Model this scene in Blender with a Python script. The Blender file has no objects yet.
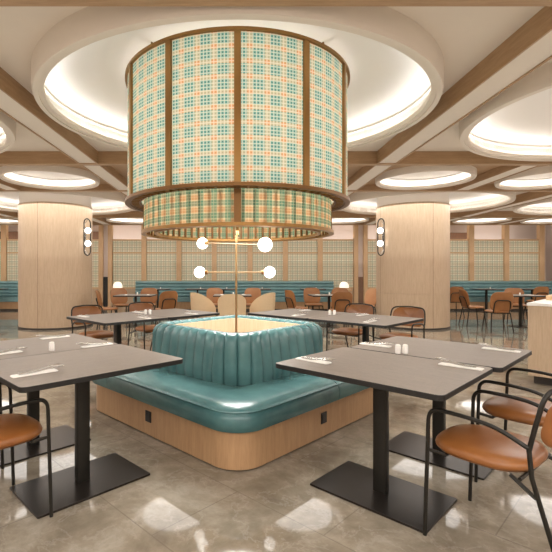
import bpy, bmesh, math, random
from mathutils import Vector, Matrix
random.seed(7)
S = bpy.context.scene
COL = S.collection
PI = math.pi
R2 = math.sqrt(2)

# ------------------------------------------------------------------ camera
CAMZ = 1.30
cam = bpy.data.cameras.new('camera'); co = bpy.data.objects.new('camera', cam); COL.objects.link(co)
co.location = (0, 0, CAMZ); co.rotation_euler = (PI/2, 0, 0)
cam.sensor_width = 36; cam.lens = 430/552*36
cam.shift_x = (276-237.5)/552; cam.shift_y = (272-276)/552
cam.clip_start = .05
S.camera = co
# ------------------------------------------------------------------ world, exposure
w = bpy.data.worlds.new('world'); S.world = w; w.use_nodes = True
w.node_tree.nodes['Background'].inputs[0].default_value = (1, .93, .85, 1)
w.node_tree.nodes['Background'].inputs[1].default_value = .0
vs = S.view_settings
vs.view_transform = 'Standard'; vs.look = 'None'; vs.gamma = 1; vs.use_curve_mapping = False
vs.exposure = 0.04
LED_LARGE = 17.0        # cove strips in the round ceiling recesses
LED_SMALL = 15.0
DOWN = 60.0             # power of the added, unseen downlight below each large recess
UP = 300.0
WARM = (1, .975, .945)
def area(name, loc, rot, sx, sy, power, color=WARM, shape='RECTANGLE'):
    l = bpy.data.lights.new(name, 'AREA'); l.shape = shape; l.size = sx
    if shape == 'RECTANGLE': l.size_y = sy
    l.energy = power; l.color = color
    o = bpy.data.objects.new(name, l); COL.objects.link(o); o.location = loc; o.rotation_euler = rot
    return o
def point(name, loc, power, r=.08, color=(1, .86, .7)):
    l = bpy.data.lights.new(name, 'POINT'); l.energy = power; l.shadow_soft_size = r; l.color = color
    o = bpy.data.objects.new(name, l); COL.objects.link(o); o.location = loc
    return o
# added unseen fill, standing for the ceiling lights of the hall behind the viewer
area('hall_fill', (0, -1.6, 2.7), (0, 0, 0), 7, 3, 150)
# added upward fill with no fixture, standing in for stronger floor bounce
area('ceiling_fill', (0, 6.2, 1.62), (PI, 0, 0), 22, 18, UP)
# added unseen strip, brightens the back wall above the screens
area('slot_fill', (0, 15.35, 2.2), (math.radians(168), 0, 0), 20, .12, 70, (1, .93, .87))

# ------------------------------------------------------------------ materials
def srgb(r, g, b):
    f = lambda c: (c/255/12.92) if c/255 <= .04045 else ((c/255+.055)/1.055)**2.4
    return (f(r), f(g), f(b), 1)
class NT:
    def __init__(self, name):
        self.m = bpy.data.materials.new(name); self.m.use_nodes = True
        self.t = self.m.node_tree; self.b = self.t.nodes['Principled BSDF']; self.out = self.t.nodes['Material Output']
    def n(self, typ, **kw):
        x = self.t.nodes.new(typ)
        for k, v in kw.items(): setattr(x, k, v)
        return x
    def l(self, a, b): self.t.links.new(a, b)
    def math(self, op, a, b=None, c=None):
        x = self.n('ShaderNodeMath', operation=op)
        for i, v in enumerate((a, b, c)):
            if v is None: continue
            if isinstance(v, (int, float)): x.inputs[i].default_value = v
            else: self.l(v, x.inputs[i])
        return x.outputs[0]
    def mix(self, f, a, b):
        x = self.n('ShaderNodeMix', data_type='RGBA')
        if isinstance(f, (int, float)): x.inputs[0].default_value = f
        else: self.l(f, x.inputs[0])
        for i, v in ((6, a), (7, b)):
            if isinstance(v, tuple): x.inputs[i].default_value = v
            else: self.l(v, x.inputs[i])
        return x.outputs[2]
    def coords(self, kind='Object', scale=(1, 1, 1), rot=(0, 0, 0)):
        tc = self.n('ShaderNodeTexCoord'); mp = self.n('ShaderNodeMapping')
        mp.inputs['Scale'].default_value = scale; mp.inputs['Rotation'].default_value = rot
        self.l(tc.outputs[kind], mp.inputs[0]); return mp.outputs[0]
    def noise(self, vec, scale, detail=3, rough=.5, dist=0):
        x = self.n('ShaderNodeTexNoise'); x.inputs['Scale'].default_value = scale
        x.inputs['Detail'].default_value = detail; x.inputs['Roughness'].default_value = rough; x.inputs['Distortion'].default_value = dist
        self.l(vec, x.inputs['Vector']); return x.outputs[0]
    def ramp(self, f, stops):
        x = self.n('ShaderNodeValToRGB'); e = x.color_ramp.elements
        while len(e) < len(stops): e.new(.5)
        for el, (p, c) in zip(e, stops): el.position = p; el.color = c
        self.l(f, x.inputs[0]); return x.outputs[0]
    def bump(self, h, s=.2, d=.01):
        x = self.n('ShaderNodeBump'); x.inputs['Strength'].default_value = s; x.inputs['Distance'].default_value = d
        self.l(h, x.inputs['Height']); self.l(x.outputs[0], self.b.inputs['Normal'])
    def set(self, rough=.5, metal=0, spec=.5, color=None):
        self.b.inputs['Roughness'].default_value = rough; self.b.inputs['Metallic'].default_value = metal
        self.b.inputs['Specular IOR Level'].default_value = spec
        if color is not None:
            if isinstance(color, tuple): self.b.inputs['Base Color'].default_value = color
            else: self.l(color, self.b.inputs['Base Color'])
        return self.m
def plain(name, c, rough=.5, metal=0, spec=.5, var=.06, scale=6):
    t = NT(name); v = t.noise(t.coords(), scale)
    d = tuple(x*(1-var) for x in c[:3])+(1,); u = tuple(min(1, x*(1+var)) for x in c[:3])+(1,)
    return t.set(rough, metal, spec, t.mix(v, d, u))
def wood(name, c1, c2, rough=.45, scale=(14, 14, 1.2)):
    t = NT(name); v = t.coords(scale=scale)
    n = t.noise(v, 3, 6, .6, .4); n2 = t.noise(v, 14, 3)
    f = t.math('ADD', t.math('MULTIPLY', n, .7), t.math('MULTIPLY', n2, .3))
    m = t.set(rough, 0, .4, t.ramp(f, [(.33, c1), (.67, c2)])); t.bump(f, .05); return m
def emit(name, c, s):
    t = NT(name); t.b.inputs['Base Color'].default_value = c
    t.b.inputs['Emission Color'].default_value = c; t.b.inputs['Emission Strength'].default_value = s
    return t.m
M = {}
M['oak'] = wood('pale_oak', srgb(186, 160, 132), srgb(204, 180, 152))
M['oak_base'] = wood('oak_veneer', srgb(170, 133, 96), srgb(190, 153, 114), .4)
M['oak_beam'] = wood('oak_beam', srgb(160, 127, 92), srgb(182, 150, 115), .5, (1.2, 14, 14))
M['oak_beam_y'] = wood('oak_beam_long', srgb(160, 127, 92), srgb(182, 150, 115), .5, (14, 1.2, 14))
M['oak_post'] = wood('oak_post', srgb(206, 168, 126), srgb(222, 188, 148))
M['cream'] = plain('cream_paint', srgb(226, 215, 200), .8, var=.02)
M['ceil'] = plain('ceiling_paint', srgb(226, 214, 198), .85, var=.02)
M['white'] = plain('white_plaster', srgb(244, 240, 234), .85, var=.01)
M['wallwhite'] = plain('pinkish_plaster', srgb(228, 214, 206), .8, var=.02)
M['greyband'] = plain('grey_plaster', srgb(196, 192, 194), .8, var=.02)
M['brown'] = wood('walnut_panel', srgb(120, 90, 70), srgb(140, 106, 84))
M['black'] = plain('black_steel', srgb(42, 39, 34), .38, .45, var=.1, scale=20)
M['plate'] = plain('bronze_black_plate', srgb(44, 38, 33), .3, .55, var=.15, scale=3)
M['edge'] = plain('dark_edge', srgb(26, 24, 22), .5)
M['socket'] = plain('black_plastic', srgb(26, 25, 25), .4)
M['brass'] = plain('aged_brass', srgb(150, 112, 62), .4, .7, var=.12, scale=8)
M['lamp_brass'] = plain('dull_brass', srgb(132, 106, 70), .5, .6, var=.05)
M['brass_dk'] = plain('dark_brass', srgb(120, 84, 44), .45, .6, var=.12)
M['steel'] = plain('polished_steel', srgb(205, 203, 200), .2, .9)
M['napkin'] = plain('white_paper', srgb(244, 240, 234), .8, var=.01)
M['china'] = plain('white_china', srgb(246, 242, 236), .25, var=.01)
M['tub'] = plain('cream_cane', srgb(232, 205, 165), .6, var=.06, scale=30)
M['plinth'] = plain('dark_plinth', srgb(58, 50, 45), .5)
M['collar'] = plain('collar_paint', srgb(238, 230, 220), .8, var=.01)
M['led'] = emit('led_strip', (.97, .98, 1, 1), LED_LARGE)
M['led_s'] = emit('led_strip_small', (1, .97, .97, 1), LED_SMALL)
M['globe'] = emit('opal_globe', (1, .96, .9, 1), 4.0)
M['lampshade'] = emit('opal_lampshade', (1, .92, .78, 1), .7)
def leather(name, c1, c2, rough, sc=2.5, bs=.12):
    t = NT(name); v = t.coords(); n = t.noise(v, sc, 4, .6); g = t.noise(v, 220, 2)
    m = t.set(rough, 0, .5, t.ramp(n, [(.3, c1), (.7, c2)])); t.bump(g, bs, .002); return m
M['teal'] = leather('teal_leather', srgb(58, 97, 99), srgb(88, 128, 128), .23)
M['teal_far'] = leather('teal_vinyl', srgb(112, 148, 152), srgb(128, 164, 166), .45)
M['tan'] = leather('cognac_leather', srgb(134, 80, 38), srgb(156, 101, 54), .3, 4)
M['tan_far'] = leather('tan_leather', srgb(142, 92, 50), srgb(160, 109, 64), .45, 4)
M['tan_pale'] = leather('pale_tan_leather', srgb(196, 140, 96), srgb(208, 156, 112), .5, 4)
def floor_mat():
    t = NT('polished_marble'); v = t.coords(rot=(0, 0, PI/4))
    n1 = t.noise(v, 2.2, 10, .68, .25); n2 = t.noise(v, 3.6, 10, .62, .35); n3 = t.noise(v, 14, 8, .75)
    base = t.ramp(n1, [(.34, srgb(116, 105, 90)), (.5, srgb(148, 137, 120)), (.66, srgb(180, 170, 154))])
    vein = t.math('ABSOLUTE', t.math('SUBTRACT', n2, .5))
    vm = t.ramp(vein, [(0, (1, 1, 1, 1)), (.022, (0, 0, 0, 1))])
    c = t.mix(t.math('MULTIPLY', vm, .3), base, srgb(190, 182, 171))
    c = t.mix(t.math('MULTIPLY', n3, .45), c, srgb(120, 108, 92))
    br = t.n('ShaderNodeTexBrick'); br.offset = .5
    br.inputs['Scale'].default_value = 1; br.inputs['Brick Width'].default_value = 1.2; br.inputs['Row Height'].default_value = .6
    br.inputs['Mortar Size'].default_value = .0035; br.inputs['Mortar Smooth'].default_value = .1
    t.l(v, br.inputs['Vector'])
    c = t.mix(t.math('MULTIPLY', br.outputs['Fac'], .38), c, srgb(92, 82, 72))
    return t.set(.045, 0, .38, c)
M['floor'] = floor_mat()
def table_mat():
    t = NT('taupe_laminate'); v = t.coords(scale=(30, 3, 30)); n = t.noise(v, 3, 5, .6); n2 = t.noise(t.coords(), 90, 2)
    f = t.math('ADD', t.math('MULTIPLY', n, .6), t.math('MULTIPLY', n2, .4))
    return t.set(.42, 0, .45, t.ramp(f, [(.35, srgb(118, 107, 97)), (.65, srgb(133, 121, 110))]))
M['table'] = table_mat()
def fr(t, x, p, off=0.):
    return t.math('FRACT', t.math('DIVIDE', t.math('ADD', x, off), p))
def band(t, x, p, a, b, off=0.):        # 1 where a < fract(x/p) < b
    f = fr(t, x, p, off)
    return t.math('MULTIPLY', t.math('GREATER_THAN', f, a), t.math('LESS_THAN', f, b))
def uv(t):
    tc = t.n('ShaderNodeTexCoord'); s = t.n('ShaderNodeSeparateXYZ'); t.l(tc.outputs['UV'], s.inputs[0]); return s.outputs[0], s.outputs[1]
def shade_out(t, col, dens=1., trans=.5):
    dif = t.n('ShaderNodeBsdfDiffuse'); tr = t.n('ShaderNodeBsdfTranslucent')
    t.l(col, dif.inputs[0]); t.l(col, tr.inputs[0])
    mx = t.n('ShaderNodeMixShader'); mx.inputs[0].default_value = trans
    t.l(dif.outputs[0], mx.inputs[1]); t.l(tr.outputs[0], mx.inputs[2])
    return mx.outputs[0]
def big_weave():
    t = NT('woven_plaid_large'); u, v = uv(t); p = .0262
    tu = band(t, u, .131, .0, .68); tv = band(t, v, .112, .0, .68, .03)
    pe, te, mi = srgb(224, 172, 128), srgb(122, 176, 166), srgb(166, 184, 168)
    c = t.mix(tu, t.mix(tv, pe, srgb(196, 194, 166)), t.mix(tv, srgb(198, 192, 162), te))
    lu = band(t, u, p, 0, .22); lv = band(t, v, p, 0, .22)
    ln = t.math('MAXIMUM', lu, lv)
    c = t.mix(t.math('MULTIPLY', ln, .7), c, srgb(240, 232, 216))
    d = t.math('MULTIPLY', band(t, u, p, .47, .74), band(t, v, p, .47, .74))
    c = t.mix(t.math('MULTIPLY', d, t.math('ADD', .3, t.math('MULTIPLY', t.math('MULTIPLY', tu, tv), .6))), c, srgb(74, 58, 40))
    t.l(shade_out(t, c, 1, .45), t.out.inputs[0]); return t.m
def small_weave():
    t = NT('woven_plaid_small'); u, v = uv(t)
    tu = band(t, u, .108, .1, .5); tv = band(t, v, .098, .55, .95)
    ou = band(t, u, .108, .62, .95); ov = band(t, v, .098, .05, .4)
    c = srgb(226, 202, 160)
    c = t.mix(t.math('MULTIPLY', ov, .6), c, srgb(206, 140, 84))
    c = t.mix(t.math('MULTIPLY', ou, .3), c, srgb(214, 150, 96))
    c = t.mix(t.math('MULTIPLY', tu, .62), c, srgb(72, 146, 120))
    c = t.mix(t.math('MULTIPLY', tv, .6), c, srgb(62, 132, 110))
    ln = t.math('MAXIMUM', band(t, u, .027, 0, .14), band(t, v, .0245, 0, .14))
    c = t.mix(t.math('MULTIPLY', ln, .5), c, srgb(244, 228, 190))
    t.l(shade_out(t, c, 1, .5), t.out.inputs[0]); return t.m
def screen_mat():
    t = NT('plaid_screen'); u, v = uv(t)
    c = srgb(236, 230, 206)
    c = t.mix(t.math('MULTIPLY', band(t, u, .165, .5, .95), .35), c, srgb(200, 202, 174))
    c = t.mix(t.math('MULTIPLY', band(t, v, .165, .45, .95), .35), c, srgb(202, 202, 170))
    c = t.mix(t.math('MULTIPLY', t.math('MAXIMUM', band(t, u, .165, 0, .14), band(t, v, .165, 0, .14)), .6), c, srgb(136, 146, 120))
    c = t.mix(t.math('MULTIPLY', t.math('MAXIMUM', band(t, u, .165, .5, .6), band(t, v, .165, .5, .6)), .5), c, srgb(196, 150, 112))
    return t.set(.5, 0, .4, c)
M['weave'] = big_weave(); M['weave_s'] = small_weave(); M['screen'] = screen_mat()

# ------------------------------------------------------------------ mesh helpers
class MB:
    def __init__(self): self.v = []; self.f = []; self.mi = []; self.uv = {}
    def add(self, vs, fs, mi=0):
        k = len(self.v); self.v += [tuple(p) for p in vs]
        for f in fs: self.f.append(tuple(i+k for i in f)); self.mi.append(mi)
        return k
    def box(self, c, s, rz=0, mi=0, mat=None):
        hx, hy, hz = s[0]/2, s[1]/2, s[2]/2
        p = [Vector((x*hx, y*hy, z*hz)) for z in (-1, 1) for y in (-1, 1) for x in (-1, 1)]
        m = mat if mat is not None else Matrix.Rotation(rz, 3, 'Z')
        self.add([m @ q + Vector(c) for q in p], [(0, 2, 3, 1), (4, 5, 7, 6), (0, 1, 5, 4), (2, 6, 7, 3), (0, 4, 6, 2), (1, 3, 7, 5)], mi)
    def span(self, x0, x1, y0, y1, z0, z1, mi=0):
        self.box(((x0+x1)/2, (y0+y1)/2, (z0+z1)/2), (x1-x0, y1-y0, z1-z0), 0, mi)
    def prism(self, pts, z0, z1, mi=0, top_mi=None, bev=0):
        n = len(pts)
        if bev:
            cx = sum(p[0] for p in pts)/n; cy = sum(p[1] for p in pts)/n
            def ins(d):
                out = []
                for x, y in pts:
                    l = math.hypot(x-cx, y-cy); out.append((cx+(x-cx)*(1-d/l), cy+(y-cy)*(1-d/l)))
                return out
            q = ins(bev)
            rings = [[(x, y, z0) for x, y in q], [(x, y, z0+bev) for x, y in pts], [(x, y, z1-bev) for x, y in pts], [(x, y, z1) for x, y in q]]
        else:
            rings = [[(x, y, z0) for x, y in pts], [(x, y, z1) for x, y in pts]]
        self.loft(rings, cap=True, mi=mi, top_mi=top_mi)
    def loft(self, rings, cap=True, closed=True, mi=0, top_mi=None):
        n = len(rings[0]); k = len(self.v)
        for r in rings: self.v += [tuple(p) for p in r]
        for i in range(len(rings)-1):
            for j in range(n if closed else n-1):
                a, b = k+i*n+j, k+i*n+(j+1) % n
                self.f.append((a, b, b+n, a+n)); self.mi.append(mi)
        if cap:
            self.f.append(tuple(k+j for j in reversed(range(n)))); self.mi.append(mi)
            self.f.append(tuple(k+(len(rings)-1)*n+j for j in range(n))); self.mi.append(mi if top_mi is None else top_mi)
    def tube(self, pts, r, seg=8, cap=True, closed=False):
        pts = [Vector(p) for p in pts]; n = len(pts); rings = []
        prev = None
        for i, p in enumerate(pts):
            if closed: d = (pts[(i+1) % n]-pts[i-1]).normalized()
            else: d = ((pts[i+1] if i < n-1 else p)-(pts[i-1] if i else p)).normalized()
            if prev is None:
                a = Vector((0, 0, 1)) if abs(d.z) < .9 else Vector((1, 0, 0))
                s = d.cross(a).normalized()
            else:
                s = (prev-d*prev.dot(d)).normalized()
            prev = s; q = d.cross(s)
            rr = r[i] if isinstance(r, (list, tuple)) else r
            rings.append([p+s*math.cos(2*PI*j/seg)*rr+q*math.sin(2*PI*j/seg)*rr for j in range(seg)])
        if closed: rings.append(rings[0])
        self.loft(rings, cap=cap and not closed)
    def lathe(self, prof, seg=48, c=(0, 0), closed=False):
        rings = []
        for r, z in prof: rings.append([(c[0]+r*math.cos(2*PI*j/seg), c[1]+r*math.sin(2*PI*j/seg), z) for j in range(seg)])
        if closed: rings.append(rings[0])
        self.loft(rings, cap=False)
    def sphere(self, c, r, seg=20, rings=12, sc=(1, 1, 1)):
        rs = []
        for i in range(rings+1):
            a = -PI/2+PI*i/rings; a = max(-PI/2+.001, min(PI/2-.001, a))
            rs.append([(c[0]+r*sc[0]*math.cos(a)*math.cos(2*PI*j/seg), c[1]+r*sc[1]*math.cos(a)*math.sin(2*PI*j/seg), c[2]+r*sc[2]*math.sin(a)) for j in range(seg)])
        self.loft(rs)
    def build(self, name, mats, parent=None, smooth=30, loc=None, rz=0, uvf=None):
        me = bpy.data.meshes.new(name); me.from_pydata(self.v, [], self.f); me.validate()
        bm = bmesh.new(); bm.from_mesh(me); bmesh.ops.recalc_face_normals(bm, faces=bm.faces); bm.to_mesh(me); bm.free()
        if not isinstance(mats, (list, tuple)): mats = [mats]
        for m in mats: me.materials.append(m)
        if len(mats) > 1: me.polygons.foreach_set('material_index', self.mi)
        if uvf:
            l = me.uv_layers.new(name='UVMap')
            for poly in me.polygons:
                for li in poly.loop_indices:
                    l.data[li].uv = uvf(me.vertices[me.loops[li].vertex_index].co, poly)
        if smooth:
            me.polygons.foreach_set('use_smooth', [True]*len(me.polygons)); me.set_sharp_from_angle(angle=math.radians(smooth))
        o = bpy.data.objects.new(name, me); COL.objects.link(o)
        if parent: o.parent = parent
        if loc: o.location = loc
        o.rotation_euler.z = rz
        return o
def tag(o, label=None, cat=None, group=None, kind=None):
    for k, v in (('label', label), ('category', cat), ('group', group), ('kind', kind)):
        if v: o[k] = v
    return o
def struct(o): o['kind'] = 'structure'; return o
def thing(name, loc, rz=0, label=None, cat=None, group=None):
    o = bpy.data.objects.new(name, None); o.empty_display_size = .1; COL.objects.link(o)
    o.location = loc; o.rotation_euler.z = rz; return tag(o, label, cat, group)
CH = {}
def copy_tree(o, parent=None):
    c = o.copy(); COL.objects.link(c)
    if parent: c.parent = parent
    for ch in list(o.children): copy_tree(ch, c)
    return c
def place(proto, loc, rz, label, group=None):
    """first use moves the prototype itself, later uses copy it with its parts"""
    if proto.get('_used'):
        o = copy_tree(proto)
    else:
        o = proto; proto['_used'] = 1
    o.location = loc; o.rotation_euler.z = rz; o['label'] = label
    if group: o['group'] = group
    return o
def rrect(w, h, r, n=6):
    p = []
    for cx, cy, a0 in ((w/2-r, h/2-r, 0), (-w/2+r, h/2-r, PI/2), (-w/2+r, -h/2+r, PI), (w/2-r, -h/2+r, 1.5*PI)):
        for i in range(n+1):
            a = a0+PI/2*i/n; p.append((cx+r*math.cos(a), cy+r*math.sin(a)))
    return p
def smooth_path(pts, n=6):
    pts = [Vector(p) for p in pts]; out = []
    for i in range(len(pts)-1):
        p0 = pts[max(i-1, 0)]; p1 = pts[i]; p2 = pts[i+1]; p3 = pts[min(i+2, len(pts)-1)]
        for k in range(n):
            t = k/n
            out.append(.5*((2*p1)+(-p0+p2)*t+(2*p0-5*p1+4*p2-p3)*t*t+(-p0+3*p1-3*p2+p3)*t**3))
    out.append(pts[-1]); return out
def fillet(pts, r, n=5):
    pts = [Vector(p) for p in pts]; out = [pts[0]]
    for i in range(1, len(pts)-1):
        a, b, c = pts[i-1], pts[i], pts[i+1]
        d1 = (a-b); d2 = (c-b); rr = min(r, d1.length*.48, d2.length*.48)
        p, q = b+d1.normalized()*rr, b+d2.normalized()*rr
        for k in range(n+1):
            t = k/n; out.append(p*(1-t)**2+b*2*t*(1-t)+q*t*t)
    out.append(pts[-1]); return out

# ------------------------------------------------------------------ room shell
XW = 11.3; YF = -3.6; YB = 15.75
b = MB(); b.span(-XW-.2, XW+.2, YF-.2, YB+.4, -.12, 0); struct(b.build('floor', M['floor'], smooth=0))
for nm, x0, x1, y0, y1 in (('wall_left', -XW-.2, -XW, YF-.2, YB+.2), ('wall_right', XW, XW+.2, YF-.2, YB+.2), ('wall_front', -XW, XW, YF-.2, YF)):
    b = MB(); b.span(x0, x1, y0, y1, 0, 3.6); struct(b.build(nm, M['wallwhite'], smooth=0))
b = MB(); b.span(-XW, XW, YB, YB+.2, 0, 3.6); struct(b.build('wall_back', M['wallwhite'], smooth=0))

ZC = 3.03; ZB = 2.85; PX = 4.28; HB = .14
KS = (-2, -1, 0, 1, 2)
ROWS_L = [(-3.45, .38), (2.51, 6.16), (8.32, 12.2)]       # rows of large round recesses
ROWS_S = [(.5, 2.36), (6.27, 8.2), (12.32, 14.1)]         # rows of small ones
RL, RS = 1.88, .80; EY = .916
cl = MB()        # plaster ceiling between the beams, with the round holes
cw = MB()        # timber ceiling panels of the small cells
def cell(mb, x0, x1, y0, y1, z, cx, cy, r, seg=64, ey=1.):
    inn = []; out = []
    angs = [2*PI*i/seg for i in range(seg)]
    for a in angs:
        dx, dy = math.cos(a), math.sin(a)
        t = min(((x1-cx) if dx > 0 else (x0-cx))/dx if abs(dx) > 1e-9 else 1e9, ((y1-cy) if dy > 0 else (y0-cy))/dy if abs(dy) > 1e-9 else 1e9)
        out.append((cx+dx*t, cy+dy*t, z))
        rr = min(r/math.hypot(dx, dy/ey), t-.002)
        inn.append((cx+dx*rr, cy+dy*rr, z))
    # snap nearest outline samples to the four corners
    for qx in (x0, x1):
        for qy in (y0, y1):
            j = min(range(seg), key=lambda i: (out[i][0]-qx)**2+(out[i][1]-qy)**2); out[j] = (qx, qy, z)
    mb.loft([out, inn], cap=False)
coffers = []
for (y0, y1) in ROWS_L:
    for k in KS:
        cx, cy = k*PX, (y0+y1)/2-(.28 if y0 > 7 else .06)
        cell(cl, cx-PX/2, cx+PX/2, y0, y1, ZC, cx, cy, RL-.05, 64, EY); coffers.append((cx, cy, 'L'))
ks2 = [(i+.5)*PX/2 for i in range(-5, 5)]
for (y0, y1) in ROWS_S:
    for cx in ks2:
        cy = (y0+y1)/2+(.17 if 6 < y0 < 8 else 0)
        cell(cw, cx-PX/4, cx+PX/4, y0, y1, 2.97, cx, cy, RS-.04, 48); coffers.append((cx, cy, 'S'))
XE = 2.5*PX
fl = MB()
def quad(mb, x0, x1, y0, y1, z): mb.add([(x0, y0, z), (x1, y0, z), (x1, y1, z), (x0, y1, z)], [(0, 1, 2, 3)])
quad(cl, -XW, -XE, YF, YB, ZC); quad(cl, XE, XW, YF, YB, ZC); quad(cl, -XE, XE, 14.1, YB, ZC); quad(cl, -XE, XE, YF, -3.45, ZC)
for a_, b_ in ((.38, .5), (2.36, 2.51), (6.16, 6.27), (8.2, 8.32), (12.2, 12.32)): quad(cl, -XE, XE, a_, b_, ZC)
struct(cl.build('ceiling', M['ceil'], smooth=0))
struct(cw.build('ceiling_panels', M['oak_beam'], smooth=0))
b = MB(); b.span(-XW-.2, XW+.2, YF-.2, YB+.2, 3.62, 3.75); struct(b.build('ceiling_slab', M['white'], smooth=0))
n_tr = [0]
def trim(mb, mats):
    n_tr[0] += 1; return struct(mb.build('trim_%d' % n_tr[0], mats, smooth=0))
# cross beams
for a_, b_ in ((.38, .5), (2.36, 2.51), (6.16, 6.27), (8.2, 8.32), (12.2, 12.32), (14.1, 14.24)):
    b = MB(); b.span(-XW, XW, a_, b_, ZB, ZC+.02); trim(b, M['oak_beam'])
# long beams: timber cheeks, painted soffit between slim timber lips
def long_beam(x, y0, y1):
    b = MB()
    h, t, z0, z1, z2 = HB, .016, ZB, ZB+.012, ZC+.02
    sec = [(-h, z2), (-h, z0), (-h+t, z0), (-h+t, z1), (h-t, z1), (h-t, z0), (h, z0), (h, z2)]
    n = len(sec); k = len(b.v)
    for y in (y0, y1): b.v += [(x+p, y, q) for p, q in sec]
    for j in range(n):
        a, c = k+j, k+(j+1) % n; b.f.append((a, c, c+n, a+n)); b.mi.append(1 if j == 3 else 0)
    for e in (0, n): b.f += [(k+e+0, k+e+1, k+e+2, k+e+3), (k+e+4, k+e+5, k+e+6, k+e+7), (k+e, k+e+3, k+e+4, k+e+7)]; b.mi += [0, 0, 0]
    trim(b, [M['oak_beam_y'], M['cream']])
for (y0, y1) in ROWS_L:
    for k in range(-3, 3): long_beam((k+.5)*PX, y0, y1)
for (y0, y1) in ROWS_S:
    for k in range(-5, 6): long_beam(k*PX/2, y0, y1)

# round recessed lights
def coffer_proto(r, z_ring, z_top, led, large):
    root = thing('coffer_light', (0, 0, 0), cat='ceiling light')
    lip = .10 if large else .075
    b = MB()
    b.lathe([(r, ZC+.01), (r, z_ring+.03), (r-.012, z_ring), (r-lip*.55, z_ring), (r-lip*.55, z_ring+.012), (r-lip, z_ring+.012), (r-lip, z_ring+.065), (r-lip+.012, z_ring+.065), (r-lip+.012, z_ring+.024), (r-.03, z_ring+.024), (r-.03, ZC+.03)], 96 if large else 56, closed=True)
    rg = b.build('ring', M['cream'], root, 40)
    b = MB(); rr = r-.03
    b.lathe([(rr, z_ring+.03), (rr, z_top-.16), (rr-.004, z_top-.135), (rr-.014, z_top-.113), (rr-.03, z_top-.095), (rr-.055, z_top-.08), (rr-.09, z_top-.068), (rr*.9, z_top-.052), (rr*.75, z_top-.02), (rr*.4, z_top), (.001, z_top+.005)], 96 if large else 56)
    b.build('dome', M['white'], root, 80)
    b = MB(); q = r-.05
    b.lathe([(q-.010, z_ring+.028), (q+.012, z_ring+.028), (q+.012, z_ring+.044), (q-.010, z_ring+.044)], 64, closed=True)
    b.build('led_strip', led, rg, 0)
    return root
def down_fill(cx, cy, d, p):
    return area('recess_fill', (cx, cy, 2.83), (0, 0, 0), d, d, p, WARM, 'DISK')  # added unseen disc under the dome, boosts the light on the room below
pL = coffer_proto(RL, 2.84, 3.17, M['led'], True); pS = coffer_proto(RS, 2.86, 3.09, M['led_s'], False)
ordn = ['first', 'second', 'third', 'fourth', 'fifth', 'sixth', 'seventh', 'eighth', 'ninth', 'tenth']
for cx, cy, t in coffers:
    side = 'left' if cx < -.1 else 'right'
    if t == 'L':
        k = round(cx/PX)
        if cy < 1: lab = 'large round recessed ceiling light behind the viewer, %s' % {-2: 'far left', -1: 'near left', 0: 'middle', 1: 'near right', 2: 'far right'}[k]
        elif cy < 7:
            lab = {0: 'large round white ceiling recess above the hanging plaid drum', -1: 'large round ceiling recess cut by the left photo edge', 1: 'large round ceiling recess cut by the right photo edge',
                   -2: 'large round ceiling recess outside the left photo edge', 2: 'large round ceiling recess outside the right photo edge'}[k]
        else:
            lab = {0: 'large round ceiling recess between the two oak columns', -1: 'large round ceiling recess encircling the left oak column', 1: 'large round ceiling recess encircling the right oak column',
                   -2: 'large round ceiling recess left of the left oak column', 2: 'large round ceiling recess right of the right oak column'}[k]
        o = place(pL, (cx, cy, 0), 0, lab, 'large round ceiling lights'); o.scale.y = EY
        if cx or cy > 6 or cy < 3: down_fill(cx, cy, 2.8, DOWN)

    else:
        i = int(abs(cx)/(PX/2))
        row = 'behind the viewer' if cy < 3 else 'just beyond the plaid drum' if cy < 9 else 'nearest the back screens'
        down_fill(cx, cy, 1.1, DOWN*.16)
        o = place(pS, (cx, cy, 0), 0, 'small round ceiling light %s, %s to the %s of centre' % (row, ordn[i], side), 'small round ceiling lights')
# ------------------------------------------------------------------ back wall: posts, screens, niches
YP = 15.0
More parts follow.
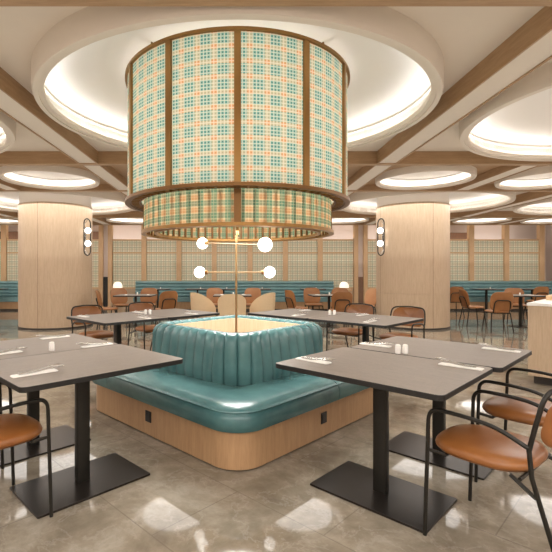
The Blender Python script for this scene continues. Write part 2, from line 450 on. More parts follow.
# spacing measured on the post axes
posts = [-9.36, -8.14, -6.92, -5.70, -4.76, -4.44, -3.26, -2.04, -.81, .44, 1.67, 2.88, 4.13, 4.46, 5.70, 6.93, 8.15, 9.37, 10.60]
for x in posts:
    b = MB(); wd = .17 if x not in (-4.44, -4.76, 4.13, 4.46) else .14
    b.span(x-wd/2, x+wd/2, YP-.05, YP+.12, 0, ZC); b.span(x-wd/2-.02, x+wd/2+.02, YP-.06, YP+.13, 0, .1); trim(b, M['oak_post'])
seq = 0
names_left = 'plaid screen in the back wall'
for i in range(len(posts)-1):
    x0, x1 = posts[i]+.085, posts[i+1]-.085
    if x1-x0 < .3:
        side = 'left' if x0 < 0 else 'right'
        b = MB(); b.span(x0-.02, x1+.02, YP+.06, YP+.1, 0, ZC); trim(b, M['wallwhite'])
        b = MB(); b.span(x0+.0, x1-.0, YP-.02, YP+.05, .55, 1.13); b.span(x0+.005, x1-.005, YP-.03, YP-.02, .57, 1.11)
        b.span(x0+.0, x1-.0, YP-.02, YP+.05, 0, .55)
        tag(b.build('niche_cabinet', M['brown'] if side == 'right' else M['socket'], smooth=0), '%s narrow cabinet between the paired posts, %s oak column side' % ('dark brown' if side == 'right' else 'black', side), 'cabinet')
        continue
    xm = (x0+x1)/2
    r = thing('plaid_screen', (xm, YP+.03, 0), 0, None, 'screen', 'plaid screens in the back wall')
    if xm < -4.8: lab = 'plaid screen between oak posts left of the left column, %s from the column' % ordn[int(round((-4.8-xm)/1.22))]
    elif xm > 4.5: lab = 'plaid screen between oak posts right of the right column, %s from the column' % ordn[min(9, int((xm-4.5)/1.22))]
    else:
        seq += 1; lab = 'plaid screen behind the middle banquette, %s from the left niche' % ordn[seq-1]
    r['label'] = lab
    wd = x1-x0
    b = MB(); b.span(-wd/2, wd/2, -.008, .008, .72, 2.42)
    b.build('panel', M['screen'], r, 0, uvf=lambda c, p: (c.x+wd/2, c.z))
    for z in (2.42, 1.97, .74):
        b = MB(); b.span(-wd/2, wd/2, -.03, .03, z-.025, z+.025); b.build('rail', M['oak_post'], r, 0)
    b = MB(); b.span(-wd/2, wd/2, -.02, .02, 0, .715); b.build('lower_panel', M['oak'], r, 0)
# bulkheads seen above the screens
b = MB(); b.span(-XW, -4.95, 15.5, 15.6, 2.46, 2.76); trim(b, M['brown'])
b = MB(); b.span(5.6, 8.45, 15.5, 15.6, 2.46, 2.72); trim(b, M['brown'])

# wall banquettes
def banquette(x0, x1, label):
    r = thing('wall_banquette', ((x0+x1)/2, 14.66, 0), 0, label, 'banquette', 'teal banquettes along the back wall'); h = (x1-x0)/2
    b = MB(); b.span(-h, h, -.22, .27, .06, .30); b.build('base', M['oak_base'], r, 0)
    b = MB(); b.span(-h+.02, h-.02, -.19, .25, 0, .06); b.build('plinth', M['plinth'], r, 0)
    n = int((x1-x0)/1.3); 
    for i in range(n):
        a = -h+2*h*i/n; c = -h+2*h*(i+1)/n
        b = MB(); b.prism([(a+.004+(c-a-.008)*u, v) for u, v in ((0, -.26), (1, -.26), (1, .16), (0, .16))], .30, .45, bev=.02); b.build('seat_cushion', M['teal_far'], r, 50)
    b = MB(); prof = []
    nz = 5
    for i in range(nz):                                  # horizontal padded channels
        z0 = .45+i*.107; 
        for k in range(7):
            t = k/7; prof.append((.10+.03*i/nz*1.2-.045*math.sin(PI*t), z0+.107*t))
    prof += [(.14, .985), (.26, .985), (.26, .45)]
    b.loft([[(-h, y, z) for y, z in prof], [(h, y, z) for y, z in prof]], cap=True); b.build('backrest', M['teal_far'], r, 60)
banquette(-3.5, 3.3, 'long teal channelled banquette behind the central dining tables')
banquette(-11.0, -5.8, 'teal channelled banquette left of the left oak column')
banquette(5.8, 11.1, 'teal channelled banquette right of the right oak column')

# ------------------------------------------------------------------ columns
def column(cx, cy, side, joint):
    R = .825; sg = 1 if cx < 0 else -1
    r = thing('round_column', (cx, cy, 0), 0, 'thick round oak-clad column on the %s' % side, 'column', 'oak columns')
    b = MB(); b.lathe([(R, .81), (R, 2.87), (R-.1, 2.87)], 96); b.build('upper_cladding', M['oak'], r, 40)
    b = MB(); b.lathe([(R, .03), (R, .80), (R-.01, .805), (R-.01, .815)], 96); b.build('lower_cladding', M['oak'], r, 40)
    b = MB(); b.lathe([(R+.012, 0), (R+.012, .04), (R-.02, .045)], 96); b.build('skirting', M['plinth'], r, 40)
    b = MB(); b.lathe([(R-.02, 2.86), (R-.02, 3.17)], 96); b.build('collar', M['collar'], r, 40)
    b = MB()
    for a in (joint, joint+PI*.55, joint+PI, joint-PI*.5):
        b.box((math.cos(a)*R, math.sin(a)*R, 1.45), (.004, .006, 2.83), a)
    b.build('cladding_joint', M['brown'], r, 0)
    # sconce: steel loop with two opal globes, on the aisle side
    th = math.radians(-20) if sg > 0 else PI+math.radians(20)
    s = thing('wall_sconce', (cx+R*math.cos(th), cy+R*math.sin(th), 2.12), th, 'oval loop sconce with two glowing globes on the %s column' % side, 'wall lamp', 'column sconces')
    loop = []
    W, H = .112, .43
    for i in range(40):
        a = 2*PI*i/40; yy = W*math.cos(a); zz = W*math.sin(a)+(H-W if math.sin(a) >= 0 else -(H-W)); loop.append((.085, yy, zz))
    b = MB(); b.tube(loop, .013, 8, closed=True); b.build('loop', M['black'], s, 60)
    b = MB(); b.prism([(y, z) for y, z in rrect(.09, .5, .04)], 0, .015)
    b.v = [(z, x, y) for x, y, z in b.v]; b.build('back_plate', M['steel'], s, 30)
    b = MB(); b.tube([(.015, 0, .15), (.06, 0, .15)], .015); b.tube([(.015, 0, -.15), (.06, 0, -.15)], .015); b.tube([(.01, 0, .3), (.1, 0, .42)], .008); b.tube([(.01, 0, -.3), (.1, 0, -.42)], .008); b.build('arm', M['steel'], s, 60)
    for z in (.15, -.15):
        b = MB(); b.sphere((.105, 0, z), .07); b.build('globe', M['globe'], s, 60)
column(-4.38, 10.40, 'left', math.radians(-95)); column(4.22, 10.40, 'right', math.radians(-80))

# ------------------------------------------------------------------ central banquette island
OC = Vector((0, 4.17))
NQ = 14
def rsq(a, r, side_n=16, arc_n=10):
    """closed outline of a rounded square, half size a; starts mid of +x side; returns points+normals"""
    r = max(r, .004); pts = []
    for q in range(4):
        ca, sa = math.cos(q*PI/2), math.sin(q*PI/2)
        loc = []
        for i in range(side_n): loc.append((a, (a-r)*i/side_n, 1, 0))
        for i in range(arc_n+1):
            t = PI/2*i/arc_n; loc.append((a-r+r*math.cos(t), a-r+r*math.sin(t), math.cos(t), math.sin(t)))
        for i in range(1, side_n): loc.append(((a-r)*(1-i/side_n), a, 0, 1))
        for x, y, nx, ny in loc: pts.append((x*ca-y*sa, x*sa+y*ca, nx*ca-ny*sa, nx*sa+ny*ca))
    return pts
isl = thing('banquette_island', (OC.x, OC.y-.025, 0), PI/4, 'square teal leather island banquette on an oak base under the plaid drum', 'banquette')
A = 1.018; RB = .22
def ring(a, r, z): return [(p[0], p[1], z) for p in rsq(a, r)]
b = MB(); b.loft([ring(A-.03, RB-.03, 0), ring(A-.03, RB-.03, .012)], cap=True); b.build('plinth', M['plinth'], isl, 40)
b = MB(); b.loft([ring(A-.002, RB, .008), ring(A, RB, .010), ring(A, RB, .262)], cap=True); b.build('base', M['oak_base'], isl, 40)
# four corner seat cushions
SEAM = [0, 0, -11, 2]
prof = [(.02, .255), (-.03, .265), (-.045, .30), (-.045, .345), (-.03, .385), (.0, .41), (.05, .425), (.12, .432), (.22, .432), (.30, .428), (.36, .424), (.47, .41), (.48, .40), (.48, .26)]
for q in range(4):
    b = MB(); rings = []
    for d, z in prof:
        pts = rsq(A-d, max(RB-d*.45, .03)); n = len(pts)//4
        i0, i1 = q*n+SEAM[q], (q+1)*n+SEAM[(q+1) % 4]; seg = [pts[i % len(pts)] for i in range(i0, i1+1)]
        # pull the two ends back a little for the seam
        e0, e1 = seg[0], seg[-1]
        ps = [(p[0], p[1], z) for p in seg]
        def pull(p, s, d_=.004): v = Vector((s[0]-p[0], s[1]-p[1], 0)).normalized()*d_; return (p[0]+v.x, p[1]+v.y, p[2])
        ps[0] = pull(ps[0], ps[1]); ps[-1] = pull(ps[-1], ps[-2])
        rings.append(ps)
    rings.append(rings[0])
    b.loft(rings, cap=False, closed=False)
    n = len(rings[0]); m = len(rings)-1
    b.f.append(tuple(i*n for i in range(m))); b.mi.append(0); b.f.append(tuple(i*n+n-1 for i in reversed(range(m)))); b.mi.append(0)
    cu = b.build('seat_cushion', M['teal'], isl, 50)
    # piping along the upper edge
    pts = rsq(A+.028, RB+.012); n = len(pts)//4; seg = [pts[i % len(pts)] for i in range(q*n+SEAM[q], (q+1)*n+SEAM[(q+1) % 4]+1)]
    b = MB(); b.tube([(p[0], p[1], .392) for p in seg], .006, 6); b.build('piping', M['teal'], cu, 60)
# channelled backrest
def chan_outline(a, r, depth, per=12, nch=10):
    base = rsq(a, r, 60, 40); L = [0]
    for i in range(1, len(base)+1):
        p, q = base[i-1], base[i % len(base)]; L.append(L[-1]+math.hypot(p[0]-q[0], p[1]-q[1]))
    tot = L[-1]; N = nch*4; out = []; j = 0
    for k in range(N*per):
        s = tot*k/(N*per)
        while L[j+1] < s: j += 1
        t = (s-L[j])/max(1e-9, L[j+1]-L[j]); p, q = base[j], base[(j+1) % len(base)]
        x, y = p[0]+(q[0]-p[0])*t, p[1]+(q[1]-p[1])*t; nx, ny = p[2]+(q[2]-p[2])*t, p[3]+(q[3]-p[3])*t
        h = abs(math.sin(PI*(k % per)/per))**.4
        out.append((x+nx*depth*(h-.6), y+ny*depth*(h-.6)))
    return out
AB, AT = .645, .618
prof = [(AB, .40, 1, .33), (AB+.01, .46, 1, .33), (AB+.008, .55, 1, .29), (AB-.008, .66, 1, .23), (AT+.007, .74, 1, .20), (AT-.012, .785, .8, .18), (AT-.045, .812, .6, .16), (AT-.09, .815, .5, .13), (AT-.125, .80, .4, .11), (AT-.135, .77, .2, .10), (AT-.135, .70, 0, .10)]
b = MB(); b.loft([[(x, y, z) for x, y in chan_outline(a, r, .034*dp)] for a, z, dp, r in prof], cap=False)
b.build('backrest', M['teal'], isl, 38)
AI = AT-.13
b = MB(); b.loft([ring(AI+.005, .1, .70), ring(AI+.005, .1, .788), ring(AI-.02, .09, .788), ring(AI-.02, .09, .52)], cap=False); b.add(ring(AI-.02, .09, .52), [tuple(range(len(ring(AI-.02, .09, .52))))])
b.build('inner_box', M['oak'], isl, 40)
# sockets on the two visible fronts
for (sx, sy, rz) in ((0, -1, 0), (-1, 0, -PI/2)):
    r_ = Matrix.Rotation(PI/4, 3, 'Z')
    b = MB()
    off = .1 if sy else .0
    p = Vector((-.06, -A, .155)) if sy else Vector((-A, -.02, .155))
    b.box(p, (.075, .012, .085) if sy else (.012, .075, .085)); 
    b.box(p+(Vector((0, -.006, 0)) if sy else Vector((-.006, 0, 0))), (.055, .006, .062) if sy else (.006, .055, .062))
    b.build('socket', M['socket'], isl, 0)

# ------------------------------------------------------------------ lamp pole with globes
pole = thing('pole_lamp', (-.012, OC.y, .525), 0, 'slim brass pole lamp with four white globes inside the island', 'lamp')
b = MB(); b.tube([(0, 0, .012), (0, 0, 1.13)], .0115, 12); b.build('pole', M['lamp_brass'], pole, 60)
b = MB(); b.lathe([(.001, 0), (.09, 0), (.09, .01), (.03, .018), (.013, .03)], 24); b.build('base', M['lamp_brass'], pole, 40)
zl, zu = CAMZ-.003-.525, CAMZ+.262-.525
def arm(x0, y0, x1, y1, z0, r0, r1, z1=None):
    z1 = z0 if z1 is None else z1
    b = MB(); b.tube([(x0, y0, z0), (x1, y1, z1)], .0052, 8); a = b.build('arm', M['lamp_brass'], pole, 60)
    for (x, y, z, r) in ((x0, y0, z0, r0), (x1, y1, z1, r1)):
        d = Vector((x, y, 0)).normalized()
        b = MB(); b.tube([Vector((x, y, z))-d*.028, Vector((x, y, z))+d*.004], .022, 12); b.build('cap', M['brass_dk'], a, 60)
        b = MB(); c = Vector((x, y, z))+d*(r*.92); b.sphere(c, r, 24, 16); b.build('globe', M['globe'], a, 60)
arm(.222, -.50, -.325, .37, 1.530-.525, .061, .060, 1.605-.525)
arm(-.31, .05, .27, -.05, zl, .055, .055)

# ------------------------------------------------------------------ plaid drum pendant
pen = thing('drum_pendant', (0, OC.y, 1.66), 0, 'huge two-tier plaid woven drum pendant over the teal island', 'pendant lamp')
ZB1, ZT1, RD = 1.935-1.66, 3.07-1.66, 1.045; ZB2, R2D = 0, .90
def cyl_uv(R): return lambda c, p: ((math.atan2(c.x*math.cos(-p_ang(p))+0, 1) if False else (ang_fix(c, p)*R)), c.z)
def p_ang(p): return math.atan2(p.center.y, p.center.x)
def ang_fix(c, p):
    a0 = p_ang(p); a = math.atan2(c.y, c.x); d = (a-a0+PI) % (2*PI)-PI
    return a0+d+4
def sheet(name, R, z0, z1, a0, a1, mat, n=10):
    b = MB(); r0, r1 = [], []
    pts = [(R*math.cos(a0+(a1-a0)*i/n), R*math.sin(a0+(a1-a0)*i/n)) for i in range(n+1)]
    b.loft([[(x, y, z0) for x, y in pts], [(x, y, z1) for x, y in pts]], cap=False, closed=False)
    return b.build(name, mat, pen, 60, uvf=lambda c, p: (ang_fix(c, p)*R, c.z))
for k in range(12):
    a = -PI/2+k*PI/6
    sheet('woven_panel', RD-.012, ZB1+.01, ZT1-.01, a, a+PI/6, M['weave'])
    b = MB(); b.box((math.cos(a)*RD, math.sin(a)*RD, (ZB1+ZT1)/2), (.022, .05, ZT1-ZB1-.03), a); b.build('brass_strip', M['brass'], pen, 0)
for k in range(4):
    a = -PI/2+k*PI/2
    sheet('lower_woven_panel', R2D-.012, ZB2+.01, ZB1+.03, a, a+PI/2, M['weave_s'], 24)
    b = MB(); b.box((math.cos(a)*R2D, math.sin(a)*R2D, (ZB1+ZB2)/2+.01), (.022, .055, ZB1-ZB2-.02), a); b.build('lower_brass_strip', M['brass_dk'], pen, 0)
def hoop(name, R, z, w=.03, h=.03, mat='brass'):
    b = MB(); b.lathe([(R+.012, z-h/2), (R+.012, z+h/2), (R-w, z+h/2), (R-w, z-h/2)], 96, closed=True); b.build(name, M[mat], pen, 30)
hoop('top_hoop', RD, ZT1, .03, .024); hoop('bottom_hoop', RD, ZB1+.006, .03, .026, 'brass_dk'); hoop('lower_hoop', R2D, ZB2+.006, .03, .028)
hoop('inner_hoop', R2D-.12, ZB2+.008, .015, .02)
b = MB()
for k in range(72):
    a = 2*PI*k/72
    b.box((math.cos(a)*(RD+R2D)/2, math.sin(a)*(RD+R2D)/2, ZB1+.01), (RD-R2D-.02, .016, .02), a)
b.lathe([(RD-.03, ZB1+.0), (RD-.03, ZB1+.02), (RD-.045, ZB1+.02), (RD-.045, ZB1)], 72, closed=True); b.lathe([(R2D+.03, ZB1+.0), (R2D+.03, ZB1+.02), (R2D+.015, ZB1+.02), (R2D+.015, ZB1)], 72, closed=True)
b.build('upper_grille', M['brass_dk'], pen, 0)
b = MB()
for k in range(64):
    a = 2*PI*(k+.5)/64
    b.box((math.cos(a)*(R2D-.035), math.sin(a)*(R2D-.035), ZB2+.14), (.012, .02, .27), a)
b.build('rib_cage', M['brass_dk'], pen, 0)
b = MB()
for k in range(4):
    a = PI/4+k*PI/2; b.tube([(math.cos(a)*.98, math.sin(a)*.98, ZT1), (math.cos(a)*.98, math.sin(a)*.98, 3.16-1.66)], .008, 6)
for k in range(2):
    a = PI/4+k*PI/2; b.tube([(math.cos(a)*1.02, math.sin(a)*1.02, ZT1-.02), (-math.cos(a)*1.02, -math.sin(a)*1.02, ZT1-.02)], .012, 6)
b.build('hanger', M['brass_dk'], pen, 60)
b = MB(); b.lathe([(.0135, .0), (.0135, .95)], 12); b.build('stem', M['brass'], pen, 60)
area('drum_fill', (0, OC.y, 1.70), (0, 0, 0), .9, .9, 34, WARM, 'DISK')  # added unseen disc inside the drum, brightens the island below
for z, pw in ((2.95, 10), (2.65, 10), (2.35, 10), (2.08, 9), (1.82, 6)): point('drum_bulb', (.0, OC.y, z), pw, .12, (1, .97, .93))

# ------------------------------------------------------------------ tables
def make_table(W, L, pw=.45, pl=.70):
    r = thing('dining_table', (0, 0, 0), cat='table')
    b = MB(); b.prism(rrect(W, L, .035, 5), .722, .75, 0, 1, bev=.002); b.build('tabletop', [M['edge'], M['table']], r, 30)
    b = MB(); b.prism(rrect(.05, .08, .006, 2), .012, .712); b.build('pedestal', M['black'], r, 30)
    b = MB(); b.prism(rrect(.22, .4, .01, 2), .712, .722); b.build('top_bracket', M['black'], r, 30)
    b = MB(); b.prism(rrect(pw, pl, .008, 3), 0, .012, bev=.002); b.build('base_plate', M['plate'], r, 30)
    return r
T_NEAR = make_table(.80, .98); T_BR = make_table(.98, 1.0); T_FAR = make_table(.9, .75, .4, .5); T_BL = make_table(.84, 1.0)
def frame(side):
    s = 1/R2
    return {'fr': ((s, s), (s, -s)), 'fl': ((-s, s), (-s, -s)), 'bl': ((s, s), (-s, s)), 'br': ((-s, s), (s, s))}[side]
def pos(side, u, v, z=0):
    U, V = frame(side); return Vector((OC.x+U[0]*u+V[0]*v, OC.y+U[1]*u+V[1]*v, z))
def out_rz(side): V = frame(side)[1]; return math.atan2(V[1], V[0])-PI/2
def in_rz(side): return out_rz(side)+PI
TG = 'taupe tables round the island'
place(T_NEAR, pos('fr', -.56, 1.755), out_rz('fr'), 'right foreground taupe table nearest the viewer, by two armchairs', TG)
place(T_NEAR, pos('fr', .255, 1.79), out_rz('fr'), 'right foreground taupe table joined behind, carrying two white shakers', TG)
place(T_NEAR, pos('fl', -.385, 1.745), out_rz('fl'), 'left foreground taupe table nearest the viewer, its corner over the teal seat', TG)
place(T_NEAR, pos('fl', .42, 1.75), out_rz('fl'), 'left foreground taupe table joined behind, carrying one white shaker', TG)
place(T_BL, pos('bl', -.275, 1.81), out_rz('bl'), 'taupe table left of the island toward the left column', TG)
place(T_BL, pos('bl', .57, 1.81), out_rz('bl'), 'taupe table behind the island on the left, touching its neighbour', TG)
place(T_BR, pos('br', -.42, 1.73), out_rz('br'), 'taupe table right of the island toward the right column', TG)
place(T_BR, pos('br', .565, 1.73), out_rz('br'), 'taupe table behind the island on the right, touching its neighbour', TG)

# ------------------------------------------------------------------ armchair
def pad(outline_fn, z0, z1, crown=.012, n=48):
    rings = []
    for s, z in ((.80, z0), (.93, z0+.004), (.985, z0+.018), (1, (z0+z1)/2), (.985, z1-.018), (.94, z1-.005), (.8, z1+crown*.4), (.5, z1+crown*.85), (.2, z1+crown), (.02, z1+crown)):
        rings.append([(x*s, y*s, z) for x, y in outline_fn(n)])
    b = MB(); b.loft(rings); return b
def superell(a, bb, e):
    def f(n):
        o = []
        for i in range(n):
            t = 2*PI*i/n; c, s = math.cos(t), math.sin(t)
            o.append((a*math.copysign(abs(c)**(2/e), c), bb*math.copysign(abs(s)**(2/e), s)))
        return o
    return f
def back_panel(w, z0, z1, th, curve, lean, y0, rnd):
    """curved upholstered panel: outline in (x,z), bent round a vertical axis, leaning back"""
    pts = rrect(w, z1-z0, rnd, 8); cz = (z0+z1)/2; rings = []
    for s, d in ((.86, -th/2), (.96, -th/2+.006), (1, -th/4), (1, th/4), (.96, th/2-.006), (.86, th/2), (.4, th/2+.006), (.02, th/2+.008)):
        rg = []
        for x, z in pts:
            x, z = x*s, z*s
            rg.append((x, y0+d-0*z+curve*(x/(w/2))**2-lean*(z+(z1-z0)/2), cz+z))
        rings.append(rg)
    b = MB(); b.loft(rings); return b
def make_armchair(mat):
    r = thing('dining_armchair', (0, 0, 0), cat='chair')
    b = pad(superell(.228, .225, 2.9), .41, .468, .014); b.v = [(x, y+.035, z) for x, y, z in b.v]; b.build('seat', mat, r, 60)
    b = back_panel(.43, .555, .805, .04, .095, .25, -.325, .09); b.build('backrest', mat, r, 60)
    TR = .0102
    for s in (-1, 1):                                   # front leg sweeping into the arm
        p = fillet([(s*.255, .235, 0), (s*.255, .215, .635), (s*.262, .05, .637), (s*.262, -.09, .625), (s*.245, -.205, .565)], .06, 6)
        b = MB(); b.tube(p, TR, 8); b.build('front_leg_and_arm', M['black'], r, 60)
    for s in (-1, 1):
        b = MB(); b.tube([(s*.205, -.33, 0), (s*.235, -.215, .44), (s*.238, -.205, .56)], TR, 8); b.build('rear_leg', M['black'], r, 60)
    up = [(-.238, -.205, .55), (-.243, -.225, .64), (-.225, -.262, .81), (0, -.335, .822), (.225, -.262, .81), (.243, -.225, .64), (.238, -.205, .55)]
    b = MB(); b.tube(fillet(up, .07, 6), TR, 8); b.build('back_frame', M['black'], r, 60)
    b = MB()
    for y in (.16, -.16): b.tube([(-.2, y, .405), (.2, y, .405)], .009, 6)
    for s in (-1, 1):
        b.tube([(s*.255, .222, .43), (s*.2, .16, .405)], .009, 6); b.tube([(s*.232, -.23, .36), (s*.19, -.12, .408)], .009, 6)
    b.build('seat_frame', M['black'], r, 60)
    return r
AC = make_armchair(M['tan'])
g = 'cognac armchairs round the island'
place(AC, pos('fr', -.56, 2.36), in_rz('fr')+math.radians(-6), 'cognac leather armchair nearest the viewer at the right foreground table', g)
place(AC, pos('fr', .22, 2.36), in_rz('fr')+math.radians(-4), 'cognac leather armchair behind the nearest right one, cut by photo edge', g)
place(AC, pos('fl', -.39, 2.28), in_rz('fl')+math.radians(3), 'cognac leather armchair at the left foreground table, cut by photo edge', g)
place(AC, pos('fl', .42, 2.27), in_rz('fl'), 'armchair mostly outside the left photo edge, only its arm showing', g)
place(AC, pos('bl', -.13, 2.64), in_rz('bl'), 'brown armchair in front of the left column at the left table end', g)
place(AC, pos('bl', .76, 2.64), in_rz('bl'), 'brown armchair tucked behind the table on the island left rear', g)
place(AC, pos('br', -.43, 2.62), in_rz('br'), 'brown armchair in front of the right column at the right table end', g)
place(AC, pos('br', .30, 2.62), in_rz('br'), 'brown armchair tucked behind the table on the island right rear', g)

# ------------------------------------------------------------------ side chairs and tub chairs further back
def make_side(mat):
    r = thing('side_chair', (0, 0, 0), cat='chair')
    b = pad(superell(.225, .22, 3), .43, .475, .01, 32); b.build('seat', mat, r, 60)
    b = back_panel(.45, .46, .88, .035, .05, .2, -.20, .13); b.build('backrest', mat, r, 60)
    for sx in (-1, 1):
        for sy in (-1, 1):
            b = MB(); b.tube([(sx*.225, sy*.215-.02*(sy < 0), 0), (sx*.185, sy*.16, .43)], .0125, 6); b.build('leg', M['black'], r, 60)
    b = MB(); b.tube(fillet([(-.16, -.17, .42), (-.16, -.265, .70), (.16, -.265, .70), (.16, -.17, .42)], .09, 5), .012, 6); b.build('back_frame', M['black'], r, 60)
    b = MB()
    for y in (.15, -.15): b.tube([(-.19, y, .42), (.19, y, .42)], .01, 6)
    b.build('seat_frame', M['black'], r, 60)
    return r
SC = make_side(M['tan_far']); SP = make_side(M['tan_pale'])
def make_tub():
    r = thing('tub_chair', (0, 0, 0), cat='chair'); b = MB(); rings = []
    n = 28
    for rr, top in ((.29, 0), (.30, .5), (.30, 1), (.275, 1), (.262, .5), (.25, 0)):
        rg = []
        for i in range(n+1):
            a = math.radians(-205+ (230)*i/n) ; d = abs(i/n-.5)*2
            h = .46+.36*(1-d**2.2)*1.0
            z = .30+(h-.30+.02)*top; fl = 1+.10*top*(1-d)
            rg.append((math.cos(a)*rr*fl*1.0, math.sin(a)*rr*fl, z))
        rings.append(rg)
    rings.append(rings[0]); b.loft(rings, cap=False, closed=False)
    k = len(rings)-1; m = n+1
    b.f.append(tuple(i*m for i in range(k))); b.mi.append(0); b.f.append(tuple(i*m+m-1 for i in range(k))); b.mi.append(0)
    b.build('shell', M['tub'], r, 50)
    b = pad(superell(.25, .25, 2.6), .32, .46, .012, 32); b.build('seat', M['tan_pale'], r, 60)
    for sx in (-1, 1):
        for sy in (-1, 1):
            b = MB(); b.tube([(sx*.21, sy*.20, 0), (sx*.18, sy*.17, .33)], .014, 6); b.build('leg', M['black'], r, 60)
    return r
TUB = make_tub()
G2 = 'tables in the middle of the hall'; G3 = 'tan side chairs further back'
def ang(dx, dy): return math.atan2(dy, dx)-PI/2
# each group: table centre, then chairs with the point they face
def chair(proto, x, y, tx, ty, lab, grp=G3, jit=0): return place(proto, (x, y, 0), ang(tx-x, ty-y)+jit, lab, grp)
place(T_FAR, (-2.45, 10.35, 0), 0, 'small dark table just right of the left column with tan chairs', G2)
place(T_FAR, (-.12, 10.35, 0), 0, 'small table behind the island centre, ringed by cream tub chairs', G2)
place(T_FAR, (2.2, 10.35, 0), 0, 'small dark table just left of the right column with tan chairs', G2)
place(T_FAR, (6.75, 10.25, 0), 0, 'small table at the right behind the pale counter', G2)
chair(SC, -2.98, 9.95, -2.2, 10.1, 'tan chair beside the left column, seen from its side')
chair(SC, -2.98, 11.05, -2.4, 10.2, 'tan chair under the white dome lamp near the left column')
chair(SC, -2.35, 11.15, -2.4, 10.2, 'tan chair behind the small table right of the left column')
chair(SC, -1.66, 9.75, -2.3, 10.6, 'tan chair with its back to us left of the cream tub chairs')
chair(SC, -.55, 11.2, -.3, 10.3, 'tan chair behind the tub chairs, left of the brass pole')
chair(SC, .35, 11.2, .1, 10.3, 'tan chair behind the tub chairs, right of the brass pole')
chair(SC, 1.42, 10.1, 2.2, 10.4, 'tan chair right of the cream tub chairs, left of its table')
chair(SC, 2.0, 11.25, 2.1, 10.3, 'tan chair behind the small table left of the right column')
chair(SC, 2.66, 11.2, 2.4, 10.3, 'tan chair below the white dome lamp near the right column')
chair(SC, 2.25, 9.5, 2.2, 10.4, 'tan chair facing away in front of the table left of right column')
chair(SP, 3.18, 10.75, 2.3, 10.4, 'pale tan chair against the right column edge', G3)
chair(SC, 5.72, 10.45, 6.8, 10.35, 'tan chair right of the right column, seen from its side')
chair(SC, 5.62, 9.3, 5.75, 10.3, 'tan chair with its back to us right of the right column')
chair(SC, 7.15, 11.05, 6.8, 10.2, 'tan chair facing us behind the small right table')
chair(SC, 6.3, 12.6, 6.3, 14, 'tan chair by the right banquette close to the right column')
chair(SC, 8.75, 12.6, 8.75, 14, 'tan chair by the right banquette above the pale counter')
G4 = 'cream tub chairs behind the island'
chair(TUB, -.76, 9.85, -.1, 10.4, 'cream tub chair behind the island, left of the brass pole', G4)
chair(TUB, -.12, 9.3, -.12, 10.3, 'cream tub chair behind the island, directly behind the brass pole', G4)
chair(TUB, .55, 9.85, -.05, 10.4, 'cream tub chair behind the island, right of the brass pole', G4)
G5 = 'tables along the wall banquettes'
T_W = make_table(.75, .7, .35, .5)
wt = [(-8.0, 'left photo edge'), (-2.6, 'second screen'), (-1.3, 'left of the lamp globes'), (-.45, 'left of the brass pole'), (.7, 'right of the brass pole'), (2.45, 'sixth screen'), (6.55, 'right column edge'), (8.1, 'pair of posts right of the column'), (9.6, 'right photo edge')]
wt_lab = ['small banquette table at the left photo edge', 'leftmost small table against the middle banquette', 'second small table from the left against the middle banquette', 'small table against the middle banquette left of the brass pole',
          'small table against the middle banquette right of the brass pole', 'rightmost small table against the middle banquette', 'small banquette table just right of the right column', 'small table in the middle of the right banquette', 'small banquette table at the right photo edge']
shk_far = []
for (x, _), lab in zip(wt, wt_lab): place(T_W, (x, 14.0, 0), 0, lab, G5)

# ------------------------------------------------------------------ dome lamps on consoles
for x, side in ((-3.51, 'left'), (3.12, 'right')):
    r = thing('side_console', (x, 12.6, 0), 0, 'pale side console under the %s dome lamp' % side, 'console', 'pale consoles')
    b = MB(); b.span(-.2, .2, -.16, .16, .74, .80); b.build('top', M['oak_post'], r, 0)
    b = MB(); b.span(-.17, .17, -.13, .13, 0, .74); b.build('body', M['oak'], r, 0)
    l = thing('table_lamp', (x, 12.6, .80), 0, 'glowing white dome table lamp near the %s column' % side, 'lamp', 'white dome lamps')
    b = MB(); b.lathe([(.001, 0), (.08, 0), (.08, .012), (.012, .02), (.012, .05)], 24); b.build('base', M['brass'], l, 40)
    b = MB(); b.lathe([(.135, .04), (.135, .08), (.125, .13), (.097, .18), (.056, .208), (.001, .216)], 28); b.build('shade', M['lampshade'], l, 60)

# ------------------------------------------------------------------ pale counter at the right
r = thing('service_counter', (4.05, 5.18, 0), PI/4, 'pale oak service counter with a white top at the right photo edge', 'counter')
b = MB(); b.span(-.6, .6, -.35, .35, .10, .91); b.build('body', M['oak'], r, 0)
b = MB(); b.span(-.5, .55, -.31, .31, 0, .10); b.build('plinth', M['plinth'], r, 0)
b = MB(); b.span(-.61, .61, -.36, .36, .91, .94); b.build('worktop', M['china'], r, 0)
b = MB(); b.span(.15, .59, -.3, .30, .94, 1.0); b.build('upstand', M['oak_post'], r, 0)

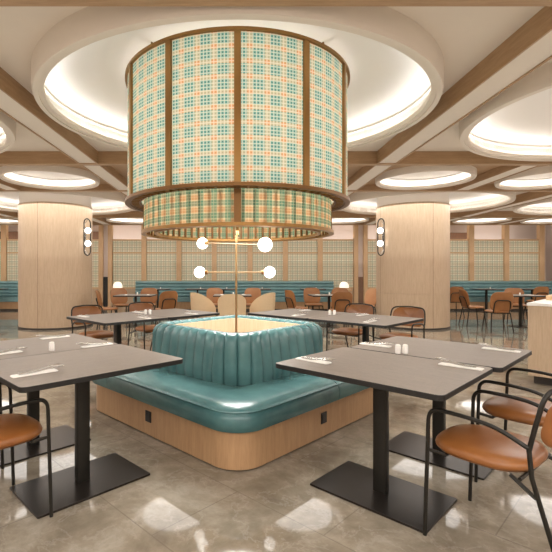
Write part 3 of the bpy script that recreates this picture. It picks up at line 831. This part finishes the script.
# ------------------------------------------------------------------ place settings
def make_napkin():
    b = MB(); pts = rrect(.058, .235, .006, 2)
    b.prism(pts, 0, .004); b.prism([(x*.9-.001, y*.97) for x, y in pts], .004, .0065)
    return tag(b.build('napkin', M['napkin'], None, 30), None, 'napkin')
def make_rest():
    b = MB(); b.prism(rrect(.06, .022, .008, 3), 0, .012, bev=.003); return tag(b.build('cutlery_rest', M['china'], None, 40), None, 'cutlery rest')
def fork_mb():
    b = MB(); b.tube(smooth_path([(0, -.09, .006), (0, -.02, .006), (0, .05, .014), (0, .085, .02)], 4), [.0046]*13, 6)
    b.prism([(-.010, .08), (.010, .08), (.011, .10), (-.011, .10)], .018, .021)
    for x in (-.009, -.003, .003, .009): b.tube([(x, .10, .0195), (x, .135, .023)], .0016, 5)
    return b
def spoon_mb():
    b = MB(); b.tube(smooth_path([(0, -.09, .006), (0, -.02, .006), (0, .05, .014), (0, .09, .02)], 4), [.0046]*13, 6)
    b.sphere((0, .115, .022), .02, 14, 8, (1, 1.45, .22)); return b
NAP = make_napkin(); FORK = tag(fork_mb().build('fork', M['steel'], None, 60), None, 'fork'); SPOON = tag(spoon_mb().build('spoon', M['steel'], None, 60), None, 'spoon')
def setting(side, u, v, chairside, where, tilt=0):
    rz = out_rz(side)+(PI if chairside else 0)+tilt          # head of cutlery points to the middle of the table
    p = pos(side, u, v, .7505); c, s = math.cos(rz), math.sin(rz)
    place(NAP, p, rz, 'folded white napkin %s' % where, 'folded white napkins')
    for pr, dx, a, nm in ((FORK, -.014, .05, 'fork'), (SPOON, .015, -.06, 'spoon')):
        q = Vector((p.x+c*dx-s*.006, p.y+s*dx+c*.006, .7570))
        place(pr, q, rz+a, 'steel %s on the napkin %s' % (nm, where), '%ss on napkins' % nm)
setting('fr', -.74, 1.40, False, 'beside the teal island on the right foreground table')
setting('fr', .06, 1.40, False, 'on the right foreground table, nearer the shakers')
setting('fr', -.27, 2.10, True, 'before the nearest right armchair')
setting('fr', .50, 2.12, True, 'at the far right corner of the right foreground tables')
setting('fl', -.53, 2.08, True, 'before the left foreground armchair')
setting('fl', .21, 2.02, True, 'at the left photo edge on the left foreground table')
setting('fl', .06, 1.42, False, 'by the island side of the left foreground table')
setting('fl', .68, 1.48, False, 'near the far end of the left foreground table')
setting('bl', -.55, 2.14, True, 'at the left tip of the table left of the island')
setting('bl', -.1, 1.48, False, 'on the island side of the table left of the island')
setting('bl', .22, 2.12, True, 'beside the shaker on the table behind island left')
setting('bl', .62, 1.48, False, 'at the right end of the table behind island left')
setting('br', -.62, 1.46, False, 'on the near corner of the table right of the island')
setting('br', -.2, 2.06, True, 'on the column side of the table right of the island')
setting('br', .36, 1.46, False, 'beside the shaker on the table behind island right')
setting('br', .70, 2.06, True, 'at the far edge of the table behind island right')
def make_shaker():
    r = thing('shaker', (0, 0, 0), cat='shaker')
    b = MB(); b.lathe([(.001, 0), (.017, 0), (.0185, .004), (.0185, .043), (.017, .047)], 20); b.build('body', M['china'], r, 40)
    b = MB(); b.lathe([(.0175, .046), (.0175, .055), (.012, .061), (.001, .063)], 20); b.build('cap', M['china'], r, 40)
    return r
SH = make_shaker()
gs = 'white shakers'
place(SH, pos('fr', -.125, 1.66, .75), 0, 'left one of the two white shakers on the right foreground table', gs)
place(SH, pos('fr', -.090, 1.695, .75), 0, 'right one of the two white shakers on the right foreground table', gs)
place(SH, pos('fl', .10, 1.74, .75), 0, 'white shaker standing alone on the left foreground table', gs)
place(SH, pos('bl', .16, 1.85, .75), 0, 'left white shaker on the table behind the island left', gs)
place(SH, pos('bl', .20, 1.81, .75), 0, 'right white shaker on the table behind the island left', gs)
place(SH, pos('br', .12, 1.80, .75), 0, 'left white shaker on the table behind the island right', gs)
place(SH, pos('br', .08, 1.84, .75), 0, 'right white shaker on the table behind the island right', gs)
for (x, _), lab in zip(wt, wt_lab): place(SH, (x+.1, 13.95, .75), 0, 'white shaker on the '+lab, gs)
for x, y, lab in ((-2.4, 10.3, 'small table right of the left column'), (-.1, 10.35, 'table ringed by cream tub chairs'), (2.2, 10.3, 'small table left of the right column'), (6.7, 10.2, 'small table behind the pale counter')):
    place(SH, (x, y, .75), 0, 'white shaker on the '+lab, gs)
    for dx, dy, sd in ((-.27, 0, 'left'), (.25, .05, 'right')):
        place(NAP, (x+dx, y+dy, .7505), .2, 'folded white napkin on the %s side of the %s' % (sd, lab), 'folded white napkins')
for o in bpy.data.objects:
    if '_used' in o: del o['_used']
